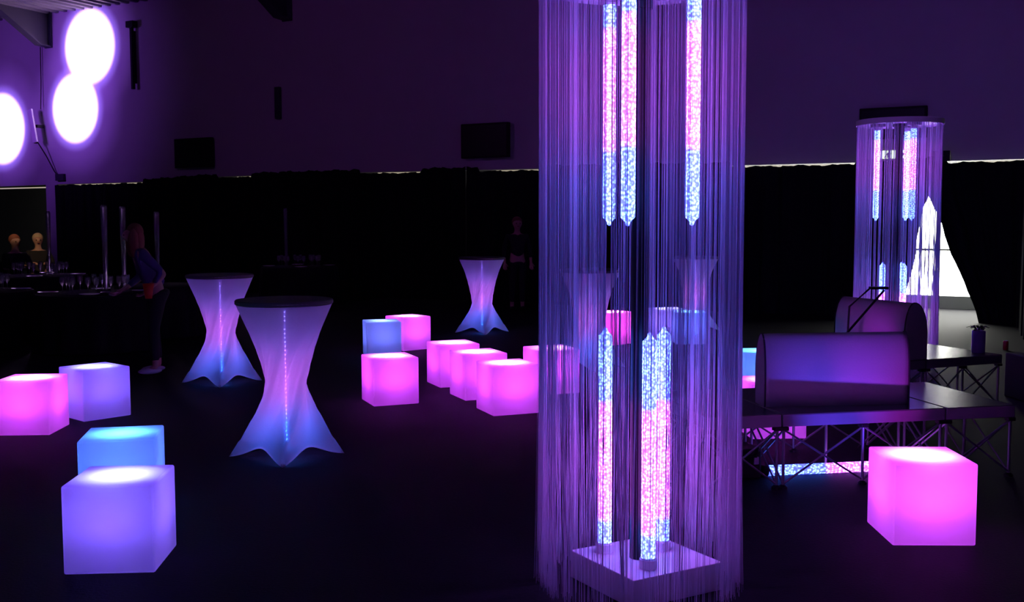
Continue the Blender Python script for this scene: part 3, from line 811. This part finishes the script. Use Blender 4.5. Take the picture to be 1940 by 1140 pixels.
def glass_me():
    b = B(); lathe(b, [(0.034, 0.0), (0.032, 0.004), (0.005, 0.010), (0.004, 0.095), (0.018, 0.108), (0.038, 0.145), (0.036, 0.19), (0.031, 0.225), (0.029, 0.225), (0.034, 0.19), (0.035, 0.147), (0.014, 0.112)], 14)
    me = bpy.data.meshes.new('wine_glass'); b.to_mesh(me); b.free(); me.materials.append(M['glass'])
    for p in me.polygons: p.use_smooth = True
    return me
gm = glass_me()
def plate_me():
    b = B(); lathe(b, [(0.0, 0.002), (0.07, 0.002), (0.085, 0.006), (0.125, 0.018), (0.127, 0.022), (0.09, 0.011), (0.0, 0.008)], 28)
    me = bpy.data.meshes.new('dinner_plate'); b.to_mesh(me); b.free(); me.materials.append(M['plate']); return me
pm = plate_me()
def obj_me(name, me, loc):
    o = bpy.data.objects.new(name, me); COL.objects.link(o); o.location = loc; return o
rg = random.Random(8)
for (x, y, r, wh) in TABS:
    for k in range(8):
        a = 2 * pi * k / 8 + 0.25
        for q, (rr, da) in enumerate(((r * 0.55, 0.16), (r * 0.50, -0.12))):
            if any(math.hypot(x + rr * cos(a + da) - vx, y + rr * sin(a + da) - vy) < 0.13 for vx, vy in VASES): continue
            o = obj_me('wine_glass', gm, (x + rr * cos(a + da), y + rr * sin(a + da), 0.747))
            tag(o, 'clear stemmed wine glass on the dark dining table ' + wh, 'glass', 'wine glasses on the table ' + wh)
        if k % 2 == 0 and not any(math.hypot(x + r * 0.8 * cos(a) - vx, y + r * 0.8 * sin(a) - vy) < 0.22 for vx, vy in VASES):
            o = obj_me('dinner_plate', pm, (x + r * 0.80 * cos(a), y + r * 0.80 * sin(a), 0.746))
            tag(o, 'white plate laid on the dark dining table ' + wh, 'plate', 'plates on the table ' + wh)
def tall_vase(x, y, top, label):
    t = thing('tall_vase', label, 'vase', (x, y, 0.747), 0, 'tall slender glass vases on the dining tables')
    h = top - 0.747
    bm = B(); lathe(bm, [(0.075, 0), (0.075, 0.012), (0.03, 0.02), (0.028, 0.05)], 20); new_obj('foot', bm, M['glass'], t)
    bm = B(); lathe(bm, [(0.028, 0.05), (0.034, h * 0.5), (0.042, h - 0.03), (0.030, h), (0.026, h), (0.038, h - 0.03), (0.030, h * 0.5), (0.022, 0.06)], 18); new_obj('cylinder', bm, M['glass'], t, smooth=True)
tall_vase(-5.27, 13.85, 1.885, 'tall slender clear glass vase left of the woman, brightest of the row')
tall_vase(-5.20, 14.32, 1.87, 'tall slender clear glass vase just behind the head of the woman')
tall_vase(-8.05, 18.6, 1.845, 'tall slender clear glass vase in front of the painted column')
tall_vase(-4.56, 21.6, 1.92, 'tall slender clear glass vase far back in the middle of the drapes')
TX = (-5.02, 15.5)
dining(TX[0] - 0.15, TX[1] + 0.1, 0.6, 'dark round dining table with a black cloth, behind the woman')
tall_vase(TX[0] - 0.12, TX[1], 1.81, 'tall slender clear glass vase right of the head of the woman')

# ------------------------------------------------------------------ people
def skin_mesh(name, mat, parent, chains, root=0, sub=2):
    """chains = list of lists of (x,y,z,r); the first point of a later chain may repeat an earlier point"""
    me = bpy.data.meshes.new(name); vs = []; rs = []; es = []
    def find(p):
        for i, v in enumerate(vs):
            if (Vector(v) - Vector(p[:3])).length < 1e-4: return i
        vs.append(tuple(p[:3])); rs.append(p[3]); return len(vs) - 1
    for ch in chains:
        idx = [find(p) for p in ch]
        es += list(zip(idx, idx[1:]))
    me.from_pydata(vs, es, [])
    o = bpy.data.objects.new(name, me); COL.objects.link(o); o.parent = parent
    sk = o.modifiers.new('skin', 'SKIN')
    if not me.skin_vertices: 
        bm = bmesh.new(); bm.from_mesh(me); bm.verts.layers.skin.verify(); bm.to_mesh(me); bm.free()
    for i, r in enumerate(rs):
        sv = me.skin_vertices[0].data[i]; sv.radius = (r, r) if not isinstance(r, tuple) else r
        sv.use_root = (i == root)
    sk.use_smooth_shade = True
    s = o.modifiers.new('subdivision', 'SUBSURF'); s.levels = sub; s.render_levels = sub
    me.materials.append(mat)
    return o

def arm(sh, el, wr, face):
    """shoulder-elbow-wrist chain and a hand with palm, four bent fingers and thumb"""
    sh, el, wr = Vector(sh), Vector(el), Vector(wr)
    d = (wr - el).normalized(); side = d.cross(Vector(face)).normalized(); nrm = side.cross(d)
    ch = [[(*sh, 0.048), (*((sh + el) / 2), 0.042), (*el, 0.036), (*((el + wr) / 2), 0.032), (*wr, 0.024), (*(wr + d * 0.045), 0.032)]]
    palm = wr + d * 0.045
    for k, (o_, l) in enumerate(((-0.028, 0.072), (-0.010, 0.085), (0.010, 0.080), (0.028, 0.062))):
        k0 = palm + side * o_ + d * 0.035; k1 = k0 + d * l * 0.5 + nrm * 0.012; k2 = k1 + d * l * 0.35 + nrm * 0.03
        ch.append([(*palm, 0.03), (*k0, 0.0105), (*k1, 0.009), (*k2, 0.0075)])
    t0 = wr + d * 0.025 - side * 0.028; 
    ch.append([(*palm, 0.03), (*t0, 0.012), (*(t0 - side * 0.022 + d * 0.03), 0.010), (*(t0 - side * 0.026 + d * 0.055 + nrm * 0.012), 0.008)])
    return ch

def person(loc, rz, label, pose, hair, top, legs_mat, hair_long=False):
    """local frame: faces -y; pose is 'stand', 'sit' or 'lean'"""
    t = thing('person', label, 'person', loc, rz)
    if pose == 'sit':
        hip = (0, 0.02, 0.50); ch_ = (0, 0.03, 0.92); nk = (0, 0.01, 1.08); hd = (0, -0.015, 1.22)
        knee = [(0.10, -0.42, 0.50), (-0.10, -0.42, 0.50)]; ank = [(0.10, -0.40, 0.08), (-0.10, -0.40, 0.08)]
        el = [(0.25, -0.10, 0.76), (-0.25, -0.10, 0.76)]; wr = [(0.14, -0.32, 0.80), (-0.14, -0.32, 0.80)]
    elif pose == 'lean':
        hip = (0, 0.10, 0.92); ch_ = (0, -0.06, 1.26); nk = (0, -0.12, 1.40); hd = (0, -0.17, 1.52)
        knee = [(0.09, 0.02, 0.50), (-0.09, 0.05, 0.50)]; ank = [(0.10, 0.03, 0.08), (-0.10, 0.10, 0.08)]
        el = [(0.27, 0.12, 1.10), (-0.24, -0.04, 1.04)]; wr = [(0.25, -0.04, 0.95), (-0.14, -0.26, 0.92)]
    else:
        hip = (0, 0.0, 0.93); ch_ = (0, 0.01, 1.30); nk = (0, 0.0, 1.46); hd = (0, -0.015, 1.60)
        knee = [(0.09, -0.01, 0.50), (-0.09, -0.01, 0.50)]; ank = [(0.10, 0.02, 0.08), (-0.10, 0.02, 0.08)]
        el = [(0.25, 0.03, 1.13), (-0.25, 0.03, 1.13)]; wr = [(0.25, -0.05, 0.88), (-0.25, -0.05, 0.88)]
    body = [[(*hip, 0.13), ((hip[0] + ch_[0]) / 2, (hip[1] + ch_[1]) / 2, (hip[2] + ch_[2]) / 2, 0.105), (*ch_, 0.125), (*nk, 0.052), (nk[0], (nk[1] + hd[1]) / 2 + 0.005, (nk[2] + hd[2]) / 2, 0.056),
             (*hd, 0.088), (hd[0], hd[1] + 0.01, hd[2] + 0.075, 0.068)],
            [(*hd, 0.088), (0, hd[1] - 0.098, hd[2] - 0.012, 0.014)],
            [(*hd, 0.088), (0.088, hd[1] + 0.01, hd[2] - 0.01, 0.014)], [(*hd, 0.088), (-0.088, hd[1] + 0.01, hd[2] - 0.01, 0.014)]]
    for s in (0, 1):
        sg = 1 if s == 0 else -1
        sh = (sg * 0.175, ch_[1] + (nk[1] - ch_[1]) * 0.55, ch_[2] + 0.07)
        body.append([(*ch_, 0.125), (*sh, 0.048)]); body += arm(sh, el[s], wr[s], (0, -1, 0.2) if pose != 'sit' else (0, 0, -1))
        body.append([(*hip, 0.13), (sg * 0.09, hip[1] - 0.02, hip[2] - 0.07, 0.088), (*knee[s], 0.058), (*ank[s], 0.038), (ank[s][0], ank[s][1] - 0.06, 0.035, 0.034), (ank[s][0], ank[s][1] - 0.16, 0.028, 0.026)])
    skin_mesh('body', M['skin'], t, body)
    tp = [[(*hip, 0.142), ((hip[0] + ch_[0]) / 2, (hip[1] + ch_[1]) / 2, (hip[2] + ch_[2]) / 2, 0.12), (*ch_, 0.138), (ch_[0] * .4 + nk[0] * .6, ch_[1] * .4 + nk[1] * .6, ch_[2] * .4 + nk[2] * .6, 0.075)]]
    for s in (0, 1):
        sg = 1 if s == 0 else -1
        sh = (sg * 0.175, ch_[1] + (nk[1] - ch_[1]) * 0.55, ch_[2] + 0.07)
        m_ = [sh[i] * 0.1 + el[s][i] * 0.9 for i in range(3)]; q_ = [el[s][i] * 0.3 + wr[s][i] * 0.7 for i in range(3)]
        tp.append([(*ch_, 0.138), (*sh, 0.060), (*m_, 0.046), (*q_, 0.038)])
    skin_mesh('top', top, t, tp)
    lg = [[(hip[0], hip[1], hip[2] + 0.04, 0.145), (*hip, 0.15)]]
    for s in (0, 1):
        sg = 1 if s == 0 else -1
        k_ = [ank[s][i] + (knee[s][i] - ank[s][i]) * 0.12 for i in range(3)]
        lg.append([(*hip, 0.15), (sg * 0.09, hip[1] - 0.02, hip[2] - 0.07, 0.10), (*knee[s], 0.070), (*k_, 0.052)])
        bm = B(); ell(bm, (ank[s][0], ank[s][1] - 0.06, 0.035), (0.045, 0.13, 0.035)); new_obj('shoe', bm, M['white'] if hair_long else M['darkcloth'], t, smooth=True)
    skin_mesh('trousers', legs_mat, t, lg)
    bm = B()
    ell(bm, (hd[0], hd[1] + 0.040, hd[2] + 0.040), (0.098, 0.092, 0.100))
    if hair_long:
        ell(bm, (hd[0], hd[1] + 0.065, hd[2] - 0.06), (0.105, 0.075, 0.17))
        ell(bm, (hd[0] + 0.08, hd[1] + 0.01, hd[2] - 0.08), (0.04, 0.06, 0.16)); ell(bm, (hd[0] - 0.08, hd[1] + 0.01, hd[2] - 0.08), (0.04, 0.06, 0.16))
    new_obj('hair', bm, hair, t, smooth=True)
    for sg in (-1, 1):
        bm = B(); ell(bm, (sg * 0.034, hd[1] - 0.082, hd[2] + 0.008), (0.013, 0.008, 0.008), 8, 6); new_obj('eye', bm, M['black'], t)
    bm = B(); ell(bm, (0, hd[1] - 0.083, hd[2] - 0.047), (0.024, 0.008, 0.006), 8, 6); new_obj('mouth', bm, M['red'], t)
    return t
def chair(loc, rz, label):
    t = thing('dining_chair', label, 'chair', loc, rz, 'chairs of the two seated people')
    bm = B(); box(bm, (0, 0, 0.43), (0.42, 0.42, 0.04), None, 0.012); new_obj('seat', bm, M['cloth'], t)
    bm = B(); box(bm, (0, 0.215, 0.72), (0.40, 0.03, 0.42), None, 0.012); new_obj('backrest', bm, M['cloth'], t)
    for sx in (-1, 1):
        bm = B(); tube(bm, [(sx * 0.19, 0.21, 0.0), (sx * 0.19, 0.21, 0.85)], 0.012, 6); new_obj('leg', bm, M['blackmetal'], t)
        bm = B(); tube(bm, [(sx * 0.19, -0.19, 0.0), (sx * 0.19, -0.19, 0.41)], 0.012, 6); new_obj('leg', bm, M['blackmetal'], t)
for (x, y, rz, hair, lab, cl) in ((-9.10, 19.6, 0.9, M['brown'], 'person with tied brown hair in dark clothes sitting at the far left table', 'dark chair under the seated person with brown hair'),
                          (-9.39, 21.2, 0.5, M['blond'], 'person with short blond hair in dark clothes sitting at the far left table', 'dark chair under the seated person with blond hair')):
    p = person((x, y, 0.045), rz, lab, 'sit', hair, M['darkcloth'], M['darkcloth'])
    p.location.z = 0.0; p.scale = (1.06,) * 3
    chair((x, y, 0), rz, cl)
person((-4.00, 11.75, 0), radians(-62), 'person with long reddish hair in a violet top leaning over the dining table', 'lean', M['brown'], M['violetcloth'], M['darkcloth'], True)
person((0.10, 19.9, 0), 0.2, 'dim standing person in dark clothes before the drapes left of the thread column', 'stand', M['brown'], M['darkcloth'], M['darkcloth'])
t = thing('candle_cup', 'dim red cup held in front of the person in the violet top', 'cup', (-3.90, 11.44, 0.85))
bm = B(); lathe(bm, [(0.035, 0.0), (0.06, 0.16), (0.056, 0.16), (0.033, 0.004)], 20); new_obj('cup', bm, M['redcup'], t, smooth=True)
